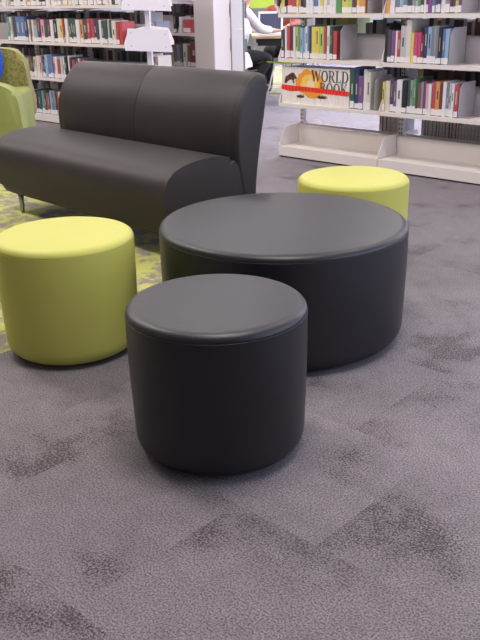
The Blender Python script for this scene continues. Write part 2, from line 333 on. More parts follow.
 'far_top': [
  (-2.4975,-2.438,0.246,'C'),(-2.4295,-2.3632,0.258,'C'),(-2.3473,-2.2745,0.214,'N_'),(-2.2662,-2.1726,0.2,'N_'),],
 'far_middle': [
  (-2.5355,-2.4902,0.187,'K'),(-2.4585,-2.4062,0.157,'W'),(-2.3825,-2.2785,0.128,'R'),],
 'far_lower': [
  (-2.5527,-2.5145,0.225,'BR'),(-2.5056,-2.4599,0.216,'GB'),(-2.4512,-2.4213,0.217,'DG'),(-2.4126,-2.3599,0.228,'C'),(-2.3436,-2.3066,0.21,'BR'),(-2.298,-2.194,0.25,'DR'),
  ],
}
COVER = {
 'W': (0.85,0.84,0.86,'white'),
 'C': (0.78,0.72,0.62,'cream'),
 'K': (0.03,0.03,0.04,'black'),
 'D': (0.09,0.09,0.11,'dark grey'),
 'G': (0.35,0.35,0.38,'grey'),
 'LG': (0.55,0.57,0.58,'pale grey'),
 'R': (0.62,0.05,0.06,'red'),
 'DR': (0.25,0.03,0.04,'dark red'),
 'O': (0.85,0.35,0.06,'orange'),
 'Y': (0.9,0.72,0.05,'yellow'),
 'L': (0.55,0.72,0.1,'lime'),
 'N_': (0.12,0.4,0.12,'green'),
 'DG': (0.04,0.13,0.08,'dark green'),
 'T': (0.1,0.4,0.4,'teal'),
 'LB': (0.3,0.5,0.72,'light blue'),
 'B': (0.1,0.22,0.55,'blue'),
 'NV': (0.03,0.06,0.2,'navy'),
 'P': (0.25,0.08,0.3,'purple'),
 'MV': (0.4,0.25,0.35,'mauve'),
 'PK': (0.8,0.45,0.5,'pink'),
 'MG': (0.72,0.04,0.22,'magenta'),
 'BR': (0.25,0.13,0.07,'brown'),
 'MR': (0.2,0.04,0.1,'maroon'),
 'GB': (0.22,0.26,0.36,'blue-grey'),
}# ------------------------------------------------------------------ ottomans
def ottoman(name, x, y, R, h, mat, label, seam_ang, group=None):
    t = thing(name, label, 'ottoman', (x, y, 0), 0, group)
    r = .028; zs = h-r
    # side cover: gently tapering towards a rounded bottom
    prof = [(0, .008), (R-.057, .008)]
    for k in range(1, 8):
        a = k/7*PI/2; prof.append((R-.057+.050*math.sin(a), .008+.050*(1-math.cos(a))))
    for k in range(1, 9):
        s = k/8; prof.append((R-.007+.007*min(1, s*1.5)**.8, .058+(zs-.058)*s))
    prof += [(R-.02, zs), (0, zs)]
    bm = bmesh.new(); lathe(bm, prof, 96)
    o = mesh_obj('side_cover', bm, mat, t); smooth_angle(o, 60)
    # top cushion panel with a rounded rim and a faint crown
    prof = [(0, zs), (R-.02, zs), (R-.0015, zs+.0005)]
    for k in range(0, 9):
        a = k/8*PI/2; prof.append((R-r+r*math.cos(a)-.0005, zs+.0015+(r-.0045)*math.sin(a)))
    for k in range(1, 11):
        s = 1-k/10; prof.append(((R-r)*s, h-.003+.006*(1-s*s)))
    bm = bmesh.new(); lathe(bm, prof, 96)
    o = mesh_obj('top_panel', bm, mat, t); smooth_angle(o, 60)
    # stitched piping round the rim
    bm = bmesh.new(); n = 96
    ring = [bm.verts.new((0, 0, 0)) for _ in range(0)]
    rings = []
    for i_ in range(n):
        a = 2*PI*i_/n; c = Vector((math.cos(a), math.sin(a), 0)); p = c*(R-.001)+Vector((0, 0, zs))
        rings.append([bm.verts.new(p+c*math.cos(b_*PI/3)*.0013+Vector((0, 0, math.sin(b_*PI/3)*.0014))) for b_ in range(6)])
    for i_ in range(n):
        A, B = rings[i_], rings[(i_+1) % n]
        for k in range(6): bm.faces.new((A[k], A[(k+1) % 6], B[(k+1) % 6], B[k]))
    mesh_obj('piping', bm, mat, t, smooth=True)
    # vertical closing seam of the side cover
    c = Vector((math.cos(seam_ang), math.sin(seam_ang), 0)); pts = []
    for k in range(0, 9):
        s = k/8; pts.append(c*(R-.0070+.007*min(1, s*1.5)**.8-.0008)+Vector((0, 0, .058+(zs-.003-.058)*s)))
    bm = bmesh.new(); tube(bm, pts, .0012, 6); mesh_obj('seam', bm, mat, t, smooth=True)
    bm = bmesh.new(); lathe(bm, [(0, 0), (R-.075, 0), (R-.070, .004), (R-.070, .010), (0, .010)], 64)
    mesh_obj('base', bm, 'dark', t)
    return t
ottoman('round_ottoman', -.063, 2.044, .246, .432, 'leather', 'small round black leather ottoman, nearest seat at the front', 1.2)
ottoman('round_ottoman', .164, 2.867, .450, .432, 'leather', 'large wide round black leather ottoman in the middle', 2.1)
ottoman('round_ottoman', -.612, 2.759, .244, .432, 'lime', 'lime green round ottoman at the left, before the black sofa', -.2)
ottoman('round_ottoman', .519, 3.583, .246, .432, 'lime', 'lime green round ottoman partly hidden behind the large black one', 1.0)

# ------------------------------------------------------------------ sofa
SX, SY, ST, SL = -1.463, 4.785, -.800, 1.585
sofa = thing('sofa', 'armless black leather two-seat sofa standing behind the ottomans', 'sofa', (SX, SY, 0), ST)
seat = [(.085, .125), (.055, .21), (.037, .29), (.038, .345), (.062, .400), (.11, .438), (.19, .460), (.29, .470), (.39, .466), (.475, .443), (.525, .38), (.545, .27), (.545, .125), (.42, .12), (.30, .12), (.17, .12)]
bm = bmesh.new(); prism(bm, spline(seat, 4), 'x', .0, SL, bev=.040, seg=6)
o = mesh_obj('seat', bm, 'leather_matte', sofa); smooth_angle(o, 50)
back = [(.555, .13), (.53, .27), (.508, .39), (.500, .50), (.508, .60), (.535, .69), (.585, .77), (.65, .822), (.705, .828), (.742, .800), (.740, .73), (.715, .62), (.68, .46), (.655, .30), (.64, .13), (.60, .125)]
for k, (a, b_) in enumerate(((-.004, SL*.495-.0003), (SL*.495+.0003, SL+.004))):
    bm = bmesh.new(); P = spline(back, 4); EB = .085 if k == 0 else .05
    # cross-sections along the length: the outer end is rolled over, the middle joint is only creased
    outer = a if k == 0 else b_; inner = b_ if k == 0 else a; sg = 1 if k == 0 else -1
    cz = .45; secs = []
    for q in range(0, 9):
        an = q/8*PI/2; d = .085*(1-math.sin(an)); secs.append((outer+sg*.085*(1-math.cos(an)) if False else outer+sg*(EB-EB*math.cos(an)), .085-.085*math.sin(an)))
    secs += [(inner-sg*.006, 0.0), (inner-sg*.0015, .0008), (inner, .003)]
    secs = [(x_, d_) for x_, d_ in secs]
    rings = []
    n = len(P)
    # inward normals of the closed profile
    nrm = []
    ar = sum(P[i_][0]*P[(i_+1) % n][1]-P[(i_+1) % n][0]*P[i_][1] for i_ in range(n))
    for i_ in range(n):
        t_ = Vector(P[(i_+1) % n])-Vector(P[i_-1]); t_.normalize()
        v_ = Vector((-t_.y, t_.x)) if ar > 0 else Vector((t_.y, -t_.x)); nrm.append(v_)
    for x_, d_ in secs:
        ring = []
        for i_ in range(n):
            top = min(1, max(0, (P[i_][1]-.62)/.15))
            dd = d_*(.30+(.45 if k == 0 else .15)*top) if d_ > .01 else d_
            ring.append(bm.verts.new((x_, P[i_][0]+nrm[i_].x*min(dd, .045), P[i_][1]+nrm[i_].y*dd)))
        rings.append(ring)
    for A, B in zip(rings, rings[1:]):
        for i_ in range(n): bm.faces.new((A[i_], A[(i_+1) % n], B[(i_+1) % n], B[i_]))
    bm.faces.new(rings[0]); bm.faces.new(rings[-1])
    o = mesh_obj('backrest', bm, 'leather_matte', sofa); smooth_angle(o, 50)
mesh_obj('frame', boxes((.05, SL-.05, .10, .66, .115, .145)), 'dark', sofa)
for x_ in (.13, SL-.13):
    for y_ in (.12, .62):
        bm = bmesh.new(); tube(bm, [(x_, y_, 0), (x_, y_, .125)], .011, 14, r2=.019)
        mesh_obj('leg', bm, 'steel', sofa, smooth=True)

# ------------------------------------------------------------------ lounge chair at the left edge
lc = thing('lounge_chair', 'green high-backed lounge chair at the left edge behind the sofa', 'chair', (-1.93, 6.55, 0), 0)
# solid green end shell with a rounded top corner
arm = [(-.40, .12), (-.40, .35), (-.385, .53), (-.33, .585), (-.20, .615), (.0, .63), (.15, .615), (.265, .575), (.32, .50), (.335, .35), (.325, .12), (.0, .115)]
bm = bmesh.new(); prism(bm, spline(arm, 4), 'y', -.36, -.20, bev=.03, seg=5)
o = mesh_obj('side_shell', bm, 'lime_shell', lc); smooth_angle(o, 50)
bk = [(-.40, .30), (-.40, .60), (-.385, .75), (-.34, .80), (-.15, .83), (.08, .83), (.20, .805), (.255, .73), (.275, .55), (.28, .30), (-.05, .28)]
bm = bmesh.new(); prism(bm, spline(bk, 4), 'y', .22, .36, bev=.035, seg=5)
o = mesh_obj('backrest', bm, 'olive', lc); smooth_angle(o, 50)
bm = bmesh.new(); box(bm, -.39, .31, -.195, .215, .12, .54, bev=.04, seg=4)
o = mesh_obj('seat', bm, 'lime_shell', lc); smooth_angle(o, 50)
for x_ in (-.3, .22):
    for y_ in (-.28, .27):
        bm = bmesh.new(); tube(bm, [(x_, y_, 0), (x_, y_, .3 if y_ > 0 else .13)], .011, 12, r2=.018); mesh_obj('leg', bm, 'steel', lc, smooth=True)
# blue cushion leaning on the backrest
bm = bmesh.new(); bmesh.ops.create_uvsphere(bm, u_segments=40, v_segments=24, radius=1)
for v in bm.verts:
    x_, y_, z_ = v.co
    q = lambda a, e: math.copysign(abs(a)**e, a)
    v.co = Vector((.20*q(x_, .75), .06*q(y_, .8), .195*q(z_, .75)))
    v.co = Matrix.Rotation(math.radians(-12), 3, 'X') @ v.co
o = mesh_obj('cushion', bm, 'blue', None, smooth=True, loc=(-2.01, 6.665, .735), rotz=0)
tag(o, 'bright blue cushion propped on the green chair at the left edge', 'cushion')
# ------------------------------------------------------------------ bookcases
BT = .018
def bookcase(label, u0, dividers, wf, levels, depth=.25, back=True, top=1.75, group=None, stop=.165):
    """double-sided steel library shelving; dividers are the bay boundaries along u"""
    t = thing('bookcase', label, 'bookcase', F(u0, wf), TH, group)
    D = [d-u0 for d in dividers]
    wc = .30  # centre plane of the posts
    sides = [1, -1] if back else [1]
    for d in D:
        bm = bmesh.new(); box(bm, d-.018, d+.018, wc-.015, wc+.015, 0, top)
        p = mesh_obj('upright_post', bm, 'post', t)
        bm = bmesh.new()
        z = .06
        while z < top-.02:
            for s in (-.009, .009): box(bm, d+s-.0035, d+s+.0035, wc-.0162, wc-.0145, z, z+.014)
            z += .032
        mesh_obj('slot_column', bm, 'hole', p)
    for s in sides:
        Y = (lambda y: y) if s == 1 else (lambda y: 2*wc-y)
        def B(x0, x1, y0, y1, z0, z1): 
            a, b_ = sorted((Y(y0), Y(y1))); return (x0, x1, a, b_, z0, z1)
        for a, b_ in zip(D, D[1:]):
            # base shelf: kick, tray, low back panel
            x0, x1 = a+.004, b_-.004
            mesh_obj('base_shelf', boxes(B(x0, x1, 0, .012, .012, .083), B(x0, x1, .012, wc-.02, .068, .083), B(x0, x1, wc-.062, wc-.05, .083, .215)), 'shelf', t)
            mesh_obj('kick_plate', boxes(B(x0, x1, .02, .03, 0, .068)), 'dark', t)
            for z in levels[1:]:
                mesh_obj('shelf', boxes(B(x0, x1, .012, .014, z-.026, z), B(x0, x1, .0, .012, z-.026, z), B(x0, x1, .014, depth, z-.008, z)), 'shelf' , t)
                mesh_obj('back_stop', boxes(B(x0, x1, depth-.010, depth, z, z+stop)), 'shelf_grey', t)  # greyer than the cream shelf: the shadow here is put into the colour
        for k, d in enumerate(D):
            off = (0.001 if k == 0 else -.003)
            x0 = d+off-.002; x1 = d+off+.002
            bm = bmesh.new()
            pr = lambda pts: prism(bm, [(Y(p[0]), p[1]) for p in pts], 'x', x0, x1)
            pr([(.0, .0), (.0, .09), (.075, .215), (.10, .228), (wc-.03, .232), (wc-.03, 0)])
            mesh_obj('base_bracket', bm, 'shelf', t)
            for z in levels[1:]:
                bm = bmesh.new()
                prism(bm, [(Y(p[0]), p[1]) for p in [(.0, z-.026), (.002, z+.01), (.05, z+.105), (.075, z+.125), (wc-.016, z+.15), (wc-.016, z-.05), (.10, z-.035)]], 'x', x0, x1)
                mesh_obj('shelf_bracket', bm, 'shelf', t)
    return t
LV_R = (.083, .410, .735, 1.045, 1.37); LV_L = (.083, .445, .785, 1.12, 1.45); LV_F = (.083, .485, .82, 1.155, 1.49)
case_r = bookcase('low-stocked steel bookcase at the right with empty bottom shelf', 0, (0, .914, 1.828, 2.742), 0, LV_R, top=1.6)
case_l = bookcase('full steel bookcase at the left behind the black sofa', -1.80, (-1.80, -2.714, -3.628, -4.542)[::-1], 0, LV_L, top=1.7)
case_f = bookcase('farther steel bookcase seen between display stand and column', -1.95, (-1.95, -2.45, -3.384, -4.298)[::-1], 1.25, LV_F, top=1.75)

# ------------------------------------------------------------------ books
mats = {}
def cmat(key):
    if key not in mats:
        r, g, b_, nm = COVER[key]
        mats[key] = plain(nm.replace(' ', '_')+'_book_cover', tuple((.8*c_+.2*(r+g+b_)/3)*.85 for c_ in (r, g, b_)), .45)
    return mats[key]
mats_title = [plain('title_print_dark', (.05, .05, .06), .5), plain('title_print_light', (.50, .48, .44), .5), plain('title_print_gold', (.35, .26, .10), .5)]
SHELF_TXT = {'right_top': ('right bookcase top row', 1.045, 0), 'right_middle': ('right bookcase middle row', .735, 0), 'right_lower': ('right bookcase lowest stocked row', .410, 0),
    'left_top': ('left bookcase top row', 1.12, 0), 'left_middle': ('left bookcase second row', .785, 0), 'left_lower': ('left bookcase third row', .445, 0), 'left_base': ('left bookcase bottom row', .083, 0),
    'far_top': ('farther bookcase top row', 1.155, 1.25), 'far_middle': ('farther bookcase middle row', .82, 1.25), 'far_lower': ('farther bookcase lower row', .485, 1.25)}
ORD = ['', 'first', 'second', 'third', 'fourth', 'fifth', 'sixth', 'seventh', 'eighth', 'ninth', 'tenth', 'eleventh', 'twelfth', 'thirteenth', 'fourteenth', 'fifteenth', 'sixteenth', 'seventeenth', 'eighteenth', 'nineteenth', 'twentieth']
def ordn(n):
    if n <= 20: return ORD[n]
    tens = {2: 'twenty', 3: 'thirty', 4: 'forty', 5: 'fifty'}
    T = {2: 'twentieth', 3: 'thirtieth', 4: 'fortieth', 5: 'fiftieth'}
    return T[n//10] if n % 10 == 0 else tens[n//10]+'-'+ORD[n % 10]
def book(u, w, z, th, h, d, cov, label, group, tilt=0.0, detail=True, cat='book', face=1, name='book'):
    t = thing(name, label, cat, F(u, w, z+.0006), TH if face == 1 else TH+PI, group)
    if tilt: t.rotation_euler = (0, tilt, TH); 
    x0, x1 = -th/2, th/2; c = min(.003, th*.14)
    bm = bmesh.new()
    box(bm, x0, x0+c, .003, d, 0, h); box(bm, x1-c, x1, .003, d, 0, h)
    prism(bm, [(x0, .004), (x0+th*.2, .0008), (0, 0), (x1-th*.2, .0008), (x1, .004), (x1-c, .006), (x0+c, .006)], 'x', 0, 0) if False else None
    A = [(x0, .004), (x0+th*.2, .0010), (0, 0), (x1-th*.2, .0010), (x1, .004), (x1, .006), (x0, .006)]
    va = [bm.verts.new((p[0], p[1], 0)) for p in A]; vb = [bm.verts.new((p[0], p[1], h)) for p in A]
    bm.faces.new(va); bm.faces.new(vb)
    for i_ in range(len(A)): bm.faces.new((va[i_], va[(i_+1) % len(A)], vb[(i_+1) % len(A)], vb[i_]))
    mesh_obj('cover', bm, cmat(cov), t)
    mesh_obj('pages', boxes((x0+c, x1-c, .006, d-.004, .003, h-.004)), 'paper', t)
    if detail and random.random() < .9:
        lh = random.uniform(.030, .050)
        mesh_obj('spine_label', boxes((x0+.0003, x1-.0003, -.0008, .0042, .006, .006+lh)), 'label', t)
        if random.random() < .55 and th > .018 and h > .17:
            a = random.uniform(.35, .5)*h; l = random.uniform(.2, .42)*h
            mesh_obj('title_print', boxes((-th*.13, th*.13, -.0006, .003, a, min(a+l, h-.02))), mats_title[0 if sum(COVER[cov][:3]) > .9 else random.choice((1, 1, 2))], t)
    return t
for row, bl in BOOK_ROWS.items():
    prev = -99
    txt, z, w0 = SHELF_TXT[row]
    for k, (a, b_, h, c) in enumerate(bl):
        for d in {'r': (0, .914, 1.828), 'l': (-1.80, -2.714, -3.628, -4.542), 'f': (-1.95, -2.45, -3.364)}[row[0]]:
            if a < d+.006 and b_ > d-.006:      # keep clear of the shelf brackets between the bays
                if (d-a > b_-d or d in (-1.80, -1.95)) and d != 0: b_ = d-.006
                else: a = d+.006
        th = b_-a; nm = COVER[c][3]
        if a < prev: a = prev; th = b_-a
        if th < .009: continue
        prev = b_+.0004
        size = ('slim ' if th < .022 else 'thick ' if th > .045 else '')+('tall ' if h > .245 else 'short ' if h < .19 else '')
        lab = f"{size}{nm} book, {ordn(k+1)} from the left, {txt}"
        book((a+b_)/2, w0+.022+random.uniform(-.004, .006), z, th, h, min(.205, max(.13, h*.78)), c, lab, 'books in the '+txt)
# books standing on the back side of the right bookcase: their page edges show over the low back panels
n_ = {}
back_boxes = {}
def backrow(u0, u1, zi, lo, hi, txt, keys=('D', 'G', 'K', 'LG', 'C', 'G', 'D', 'DR', 'GB', 'LG')):
    u = u0; k = 0
    while True:
        th = random.uniform(.018, .038)
        if u+th > u1: break
        k += 1; c = random.choice(keys)
        book(u+th/2, .60-.03, LV_R[zi], th-.001, random.uniform(lo, hi), .18, c, f"{COVER[c][3]} book, {ordn(k)} from the left, {txt}", 'books in the '+txt, detail=False, face=-1)
        u += th
backrow(.66, .88, 0, .24, .285, 'back row above empty bottom shelf, left group')
backrow(1.02, 1.80, 0, .22, .25, 'back row above empty bottom shelf, right group')
for zi, keys in ((1, ('DR', 'C')), (2, ('C', 'GB')), (3, ('C', 'R'))):
    for k, c in enumerate(keys):
        lab = f"{COVER[c][3]} book, {'outermost' if k else 'second'} at the open end of the left bookcase, {('', 'third', 'second', 'top')[zi]} row far side"
        book(-1.862+k*.032, .57, LV_L[zi], .030, (.21, .17, .19)[zi-1]+.01*k, .17, c, lab, 'end books on the far side of the left bookcase', detail=False, face=-1)
# the rest of the far-side stock is seen only as a dense dark band of book tops and page edges
def backstock(u0, u1, wf, z, lo, hi, keys):
    u = u0
    while u < u1-.04:
        th = random.uniform(.02, .042); h = random.uniform(lo, hi); k = random.choice(keys)
        back_boxes.setdefault(k, []).append((u, u+th-.0012, wf+.60-.20, wf+.60-.03, z+.0005, z+h)); u += th
backstock(.03, .46, 0, LV_R[2], .25, .28, ('L', 'L', 'DG', 'L', 'L', 'D', 'Y'))
backstock(.50, .88, 0, LV_R[2], .23, .27, ('D', 'G', 'K', 'LG', 'G'))
backstock(.96, 1.50, 0, LV_R[2], .24, .28, ('D', 'K', 'BR', 'C', 'O', 'D'))
backstock(1.52, 1.80, 0, LV_R[2], .24, .28, ('LG', 'MV', 'LG', 'GB'))
backstock(.66, .90, 0, LV_R[1], .25, .28, ('K', 'D', 'K', 'GB'))
backstock(.96, 1.80, 0, LV_R[1], .24, .28, ('D', 'K', 'BR', 'DR', 'BR', 'Y', 'D'))
for z in LV_L[:4]:
    for a in (-4.52, -3.60, -2.69): backstock(a, a+(.80 if a == -2.69 else .87), 0, z, .23, .28, ('D', 'K', 'BR', 'DR', 'NV', 'GB', 'G', 'W', 'D', 'C'))
for z in LV_F[:4]:
    for a, b_ in ((-3.36, -2.48), (-2.42, -1.98)): backstock(a, b_, 1.25, z, .22, .28, ('D', 'K', 'BR', 'DR', 'NV', 'G'))
bm = bmesh.new(); slots = []
for k, bs in back_boxes.items():
    n0 = len(bm.faces)
    for b_ in bs: box(bm, *b_)
    bm.faces.ensure_lookup_table()
    slots.append(cmat(k))
    for f in bm.faces[n0:]: f.material_index = len(slots)-1
o = mesh_obj('shelved_books', bm, slots[0], None, loc=RO, rotz=TH)
for m_ in slots[1:]: o.data.materials.append(m_)
tag(o, 'dense dark rows of books shelved on the far sides of the bookcases', 'books'); o['kind'] = 'stuff'

# ------------------------------------------------------------------ bookends
def bookend(u, z, label, tilt=0.0, w=.02, h=.215, d=.20, th=.0022, wide=.07):
    t = thing('bookend', label, 'bookend', F(u, w, z+.0006), TH, 'grey steel bookends')
    bm = bmesh.new()
    prism(bm, [(0, 0), (0, h*.82), (.03, h*.97), (.05, h), (d, h), (d, 0)], 'x', -th/2, th/2)
    mesh_obj('upright_plate', bm, 'bookend', t)
    mesh_obj('foot_plate', boxes((th/2, wide, .01, d-.02, .0005, .0016)), 'bookend', t)
    return t
bookend(.556, .735, 'grey steel bookend after the first group on the middle right shelf', h=.235)
bookend(1.412, .735, 'grey steel bookend right of the blue books on the middle right shelf', h=.225)
bookend(.858, .410, 'grey steel bookend between encyclopedia group and the yellow book', h=.23, wide=.03)
bookend(1.506, .410, 'grey steel bookend right of the red book on the lower right shelf', h=.22)
bookend(.776, 1.045, 'grey steel bookend right of the orange book on the top right shelf', h=.23, wide=.05)
bookend(.915-.02, 1.045, 'grey steel bookend left of the second group on the top right shelf', h=.23, wide=.001)
bookend(1.476, 1.045, 'grey steel bookend ending the second group on the top right shelf', h=.23)

# ------------------------------------------------------------------ encyclopedia set whose spines form one picture
EU0, EU1, EZ, EH, EN = .012, .640, .410, .262, 20
def clip_part(name, make, mat, parent, x0, x1, cx, z=0):
    """flat shape in the spine plane, cut to one volume"""
    bm = make()
    for co, no in (((x0, 0, 0), (-1, 0, 0)), ((x1, 0, 0), (1, 0, 0))):
        g = bm.verts[:]+bm.edges[:]+bm.faces[:]
        bmesh.ops.bisect_plane(bm, geom=g, plane_co=co, plane_no=no, clear_outer=True)
    if len(bm.faces) == 0: bm.free(); return None
    for v in bm.verts: v.co.x -= cx; v.co.y = -.0004-z
    return mesh_obj(name, bm, mat, parent)
def serif(word, x, z, w, h):
    """tall narrow book lettering built from strokes with small serifs"""
    T_, t_ = .20, .085   # thick and thin strokes
    def ring(cx, rx, ry, thick, thin, a0=0, a1=360, cy=.5):
        out = []; n = 20
        for k in range(n):
            a, b_ = [math.radians(a0+(a1-a0)*q/n) for q in (k, k+1)]
            out.append([(cx+rx*math.cos(a), cy+ry*math.sin(a)), (cx+rx*math.cos(b_), cy+ry*math.sin(b_)), (cx+(rx-thick)*math.cos(b_), cy+(ry-thin)*math.sin(b_)), (cx+(rx-thick)*math.cos(a), cy+(ry-thin)*math.sin(a))])
        return out
    bar = lambda x0, z0, x1, z1, th: [(x0-th/2, z0), (x0+th/2, z0), (x1+th/2, z1), (x1-th/2, z1)]
    rect = lambda x0, x1, z0, z1: [(x0, z0), (x1, z0), (x1, z1), (x0, z1)]
    G = {'W': (1.35, [bar(.38, 0, .12, 1, T_), bar(.38, 0, .62, .95, t_), bar(.92, 0, .62, .95, T_), bar(.92, 0, 1.2, 1, t_), rect(-.02, .30, .95, 1), rect(1.06, 1.34, .95, 1)]),
         'O': (1.0, ring(.5, .46, .51, T_, t_)), 'D': (1.0, [rect(.14, .32, 0, 1), rect(.02, .5, 0, .06), rect(.02, .5, .94, 1)]+ring(.45, .50, .50, T_, t_, -90, 90)),
         'L': (.82, [rect(.14, .32, 0, 1), rect(.02, .46, .95, 1), rect(.02, .78, 0, .06), rect(.70, .78, 0, .24)]),
         'R': (.98, [rect(.14, .32, 0, 1), rect(.02, .46, 0, .05), rect(.02, .5, .94, 1), rect(.3, .5, .46, .53), bar(.82, 0, .46, .5, T_), rect(.72, .98, 0, .05)]+ring(.45, .36, .265, T_*.85, t_, -90, 90, .735)),
         'B': (.92, [rect(.14, .32, 0, 1), rect(.02, .5, 0, .06), rect(.02, .5, .94, 1), rect(.3, .5, .48, .55)]+ring(.45, .33, .24, T_*.85, t_, -90, 90, .76)+ring(.45, .42, .275, T_, t_, -90, 90, .275)),
         'K': (1.0, [rect(.14, .32, 0, 1), rect(.02, .44, 0, .05), rect(.02, .44, .95, 1), bar(.32, .40, .80, 1, t_), bar(.86, 0, .46, .58, T_), rect(.66, .94, .95, 1), rect(.72, 1.02, 0, .05)])}
    tot = sum(G[c_][0] for c_ in word); sc = w/tot
    def mk():
        bm = bmesh.new(); ox = x
        for c_ in word:
            for pl in G[c_][1]:
                bm.faces.new([bm.verts.new((ox+p_[0]*sc, 0, z+p_[1]*h)) for p_ in pl])
            ox += G[c_][0]*sc
        return bm
    return mk
def poly(pts):
    def mk():
        bm = bmesh.new(); bm.faces.new([bm.verts.new((p[0], 0, p[1])) for p in pts]); return bm
    return mk
def blob(cx, cz, rx, rz, n=28, jag=0.0, seed=1):
    rr = random.Random(seed)
    return poly([(cx+rx*(1+rr.uniform(-jag, jag))*math.cos(2*PI*i_/n), cz+rz*(1+rr.uniform(-jag, jag))*math.sin(2*PI*i_/n)) for i_ in range(n)])
P_OR = plain('orange_print', (.85, .33, .03), .4); P_YE = plain('amber_print', (.93, .58, .12), .4); P_CR = plain('cream_print', (.86, .72, .45), .4)
P_RD = plain('red_band_print', (.80, .03, .02), .4); P_BR = plain('dark_brown_print', (.08, .035, .02), .4); P_TX = plain('charcoal_lettering', (.05, .045, .05), .4)
COVER['E'] = (.95, .88, .78, 'white')
def dogpoly():
    pts = [(.045, .555), (.052, .585), (.06, .607), (.08, .612), (.10, .625), (.118, .633), (.140, .632), (.155, .612), (.168, .600), (.160, .588), (.142, .592), (.138, .575), (.142, .560), (.128, .556), (.124, .578), (.108, .584), (.092, .578), (.075, .566), (.068, .556)]
    return poly([(x-.005, z) for x, z in pts])
arts = [('picture', blob(.285, .565, .130, .095, jag=.12, seed=3), P_OR, 0), ('picture', blob(.285, .565, .085, .062, jag=.1, seed=5), P_YE, .0001),
    ('picture', blob(.290, .548, .040, .040, jag=.08, seed=8), P_CR, .0002), ('picture', dogpoly(), P_BR, .0001),
    ('picture', blob(.200, .467, .045, .010, jag=.3, seed=2), P_BR, .00015), ('picture', blob(.330, .478, .110, .016, jag=.25, seed=6), P_OR, .0001), ('picture', blob(.40, .470, .05, .012, jag=.3, seed=9), P_BR, .00015),
    ('red_band', poly([(0, .512), (.1, .498), (.2, .505), (.45, .497), (.70, .490), (.70, .522), (.45, .532), (.2, .538), (0, .545)]), P_RD, .0004),
    ('lettering', serif('WORLD', .300, .580, .335, .080), P_TX, .0003), ('lettering', serif('BOOK', .375, .500, .250, .074), P_TX, .0003)]
pitch = (EU1-EU0)/EN
for k in range(EN):
    a = EU0+k*pitch; cx = a+pitch/2; th = pitch-.0006
    lab = f"encyclopedia volume, {ordn(k+1)} from the left, its spine a strip of orange picture" if 5 <= k <= 12 else f"encyclopedia volume, {ordn(k+1)} from the left, white spine with red band"
    t = book(cx, .022, EZ, th, EH, .205, 'E', lab, 'encyclopedia volumes on the lower right shelf', detail=False, cat='encyclopedia volume', name='encyclopedia_volume')
    for nm, mk, mt, dz in arts:
        clip_part(nm, (lambda mk=mk: (lambda bm: ([setattr(v.co, 'z', v.co.z-EZ) for v in bm.verts], bm)[1])(mk())), mt, t, a+.0004, a+pitch-.0010, cx, dz)
# ------------------------------------------------------------------ white display stand before the left bookcase
st = thing('display_stand', 'white display stand with two sloping trays before the left bookcase', 'display stand', F(-1.035, -.388)+Vector((.012, 0, 0)), .06)
bm = bmesh.new(); box(bm, -.019, .019, -.012, .012, .02, 1.55, bev=.003); mesh_obj('pole', bm, 'white', st)
bm = bmesh.new(); lathe(bm, [(0, 0), (.17, 0), (.175, .006), (.172, .014), (.03, .022), (0, .022)], 40); mesh_obj('base', bm, 'white', st, smooth=True)
for zc, wt, wb, sk in ((.863, .315, .372, -.012), (1.165, .325, .388, -.010)):
    bm = bmesh.new(); hh = .082
    # a tray tilted back, wider at its foot, with folded edges
    def tp(x, s, y): return (x, -.03-.035*(1-s)+y, zc-hh+2*hh*s+sk*(x/.2))
    def quad(y0, y1):
        return [tp(-wb/2, 0, y0), tp(wb/2, 0, y0), tp(wt/2, 1, y0), tp(-wt/2, 1, y0)], [tp(-wb/2, 0, y1), tp(wb/2, 0, y1), tp(wt/2, 1, y1), tp(-wt/2, 1, y1)]
    A, B = quad(0, .006); va = [bm.verts.new(p) for p in A]; vb = [bm.verts.new(p) for p in B]
    bm.faces.new(va); bm.faces.new(vb)
    for i_ in range(4): bm.faces.new((va[i_], va[(i_+1) % 4], vb[(i_+1) % 4], vb[i_]))
    for sgn in (-1, 1):
        pa = [tp(sgn*wb/2, 0, 0), tp(sgn*wt/2, 1, 0), tp(sgn*wt/2, 1, .05), tp(sgn*wb/2, 0, .07)]
        A2 = [bm.verts.new(p) for p in pa]; B2 = [bm.verts.new((p[0]-sgn*.003, p[1], p[2])) for p in pa]
        bm.faces.new(A2); bm.faces.new(B2)
        for i_ in range(4): bm.faces.new((A2[i_], A2[(i_+1) % 4], B2[(i_+1) % 4], B2[i_]))
    tr = mesh_obj('tray', bm, 'white', st)
    for sx in (-1, 1):
        for s in (.22, .8):
            p = tp(sx*.135, s, -.002); bm = bmesh.new(); tube(bm, [p, (p[0], p[1]+.004, p[2])], .006, 10); mesh_obj('screw', bm, 'shelf_grey', tr)
    bm = bmesh.new(); box(bm, -.05, .05, -.035, -.012, zc-.03, zc+.03); mesh_obj('mount', bm, 'white', tr)

# white two-piece post right of the column
pw = thing('white_post', 'slim white two-piece upright post right of the beige column', 'post', F(-1.618, 1.27), -.05)
mesh_obj('lower_panel', boxes((-.055, .055, -.02, .02, 0, .868), bev=.002), 'bright', pw)
mesh_obj('upper_panel', boxes((-.055, .055, -.02, .02, .873, 2.2), bev=.002), 'bright', pw)
mesh_obj('side_channel', boxes((-.066, -.0555, -.02, .02, 0, 2.2), (.0555, .072, -.02, .02, 0, 2.2)), 'chairgrey', pw)

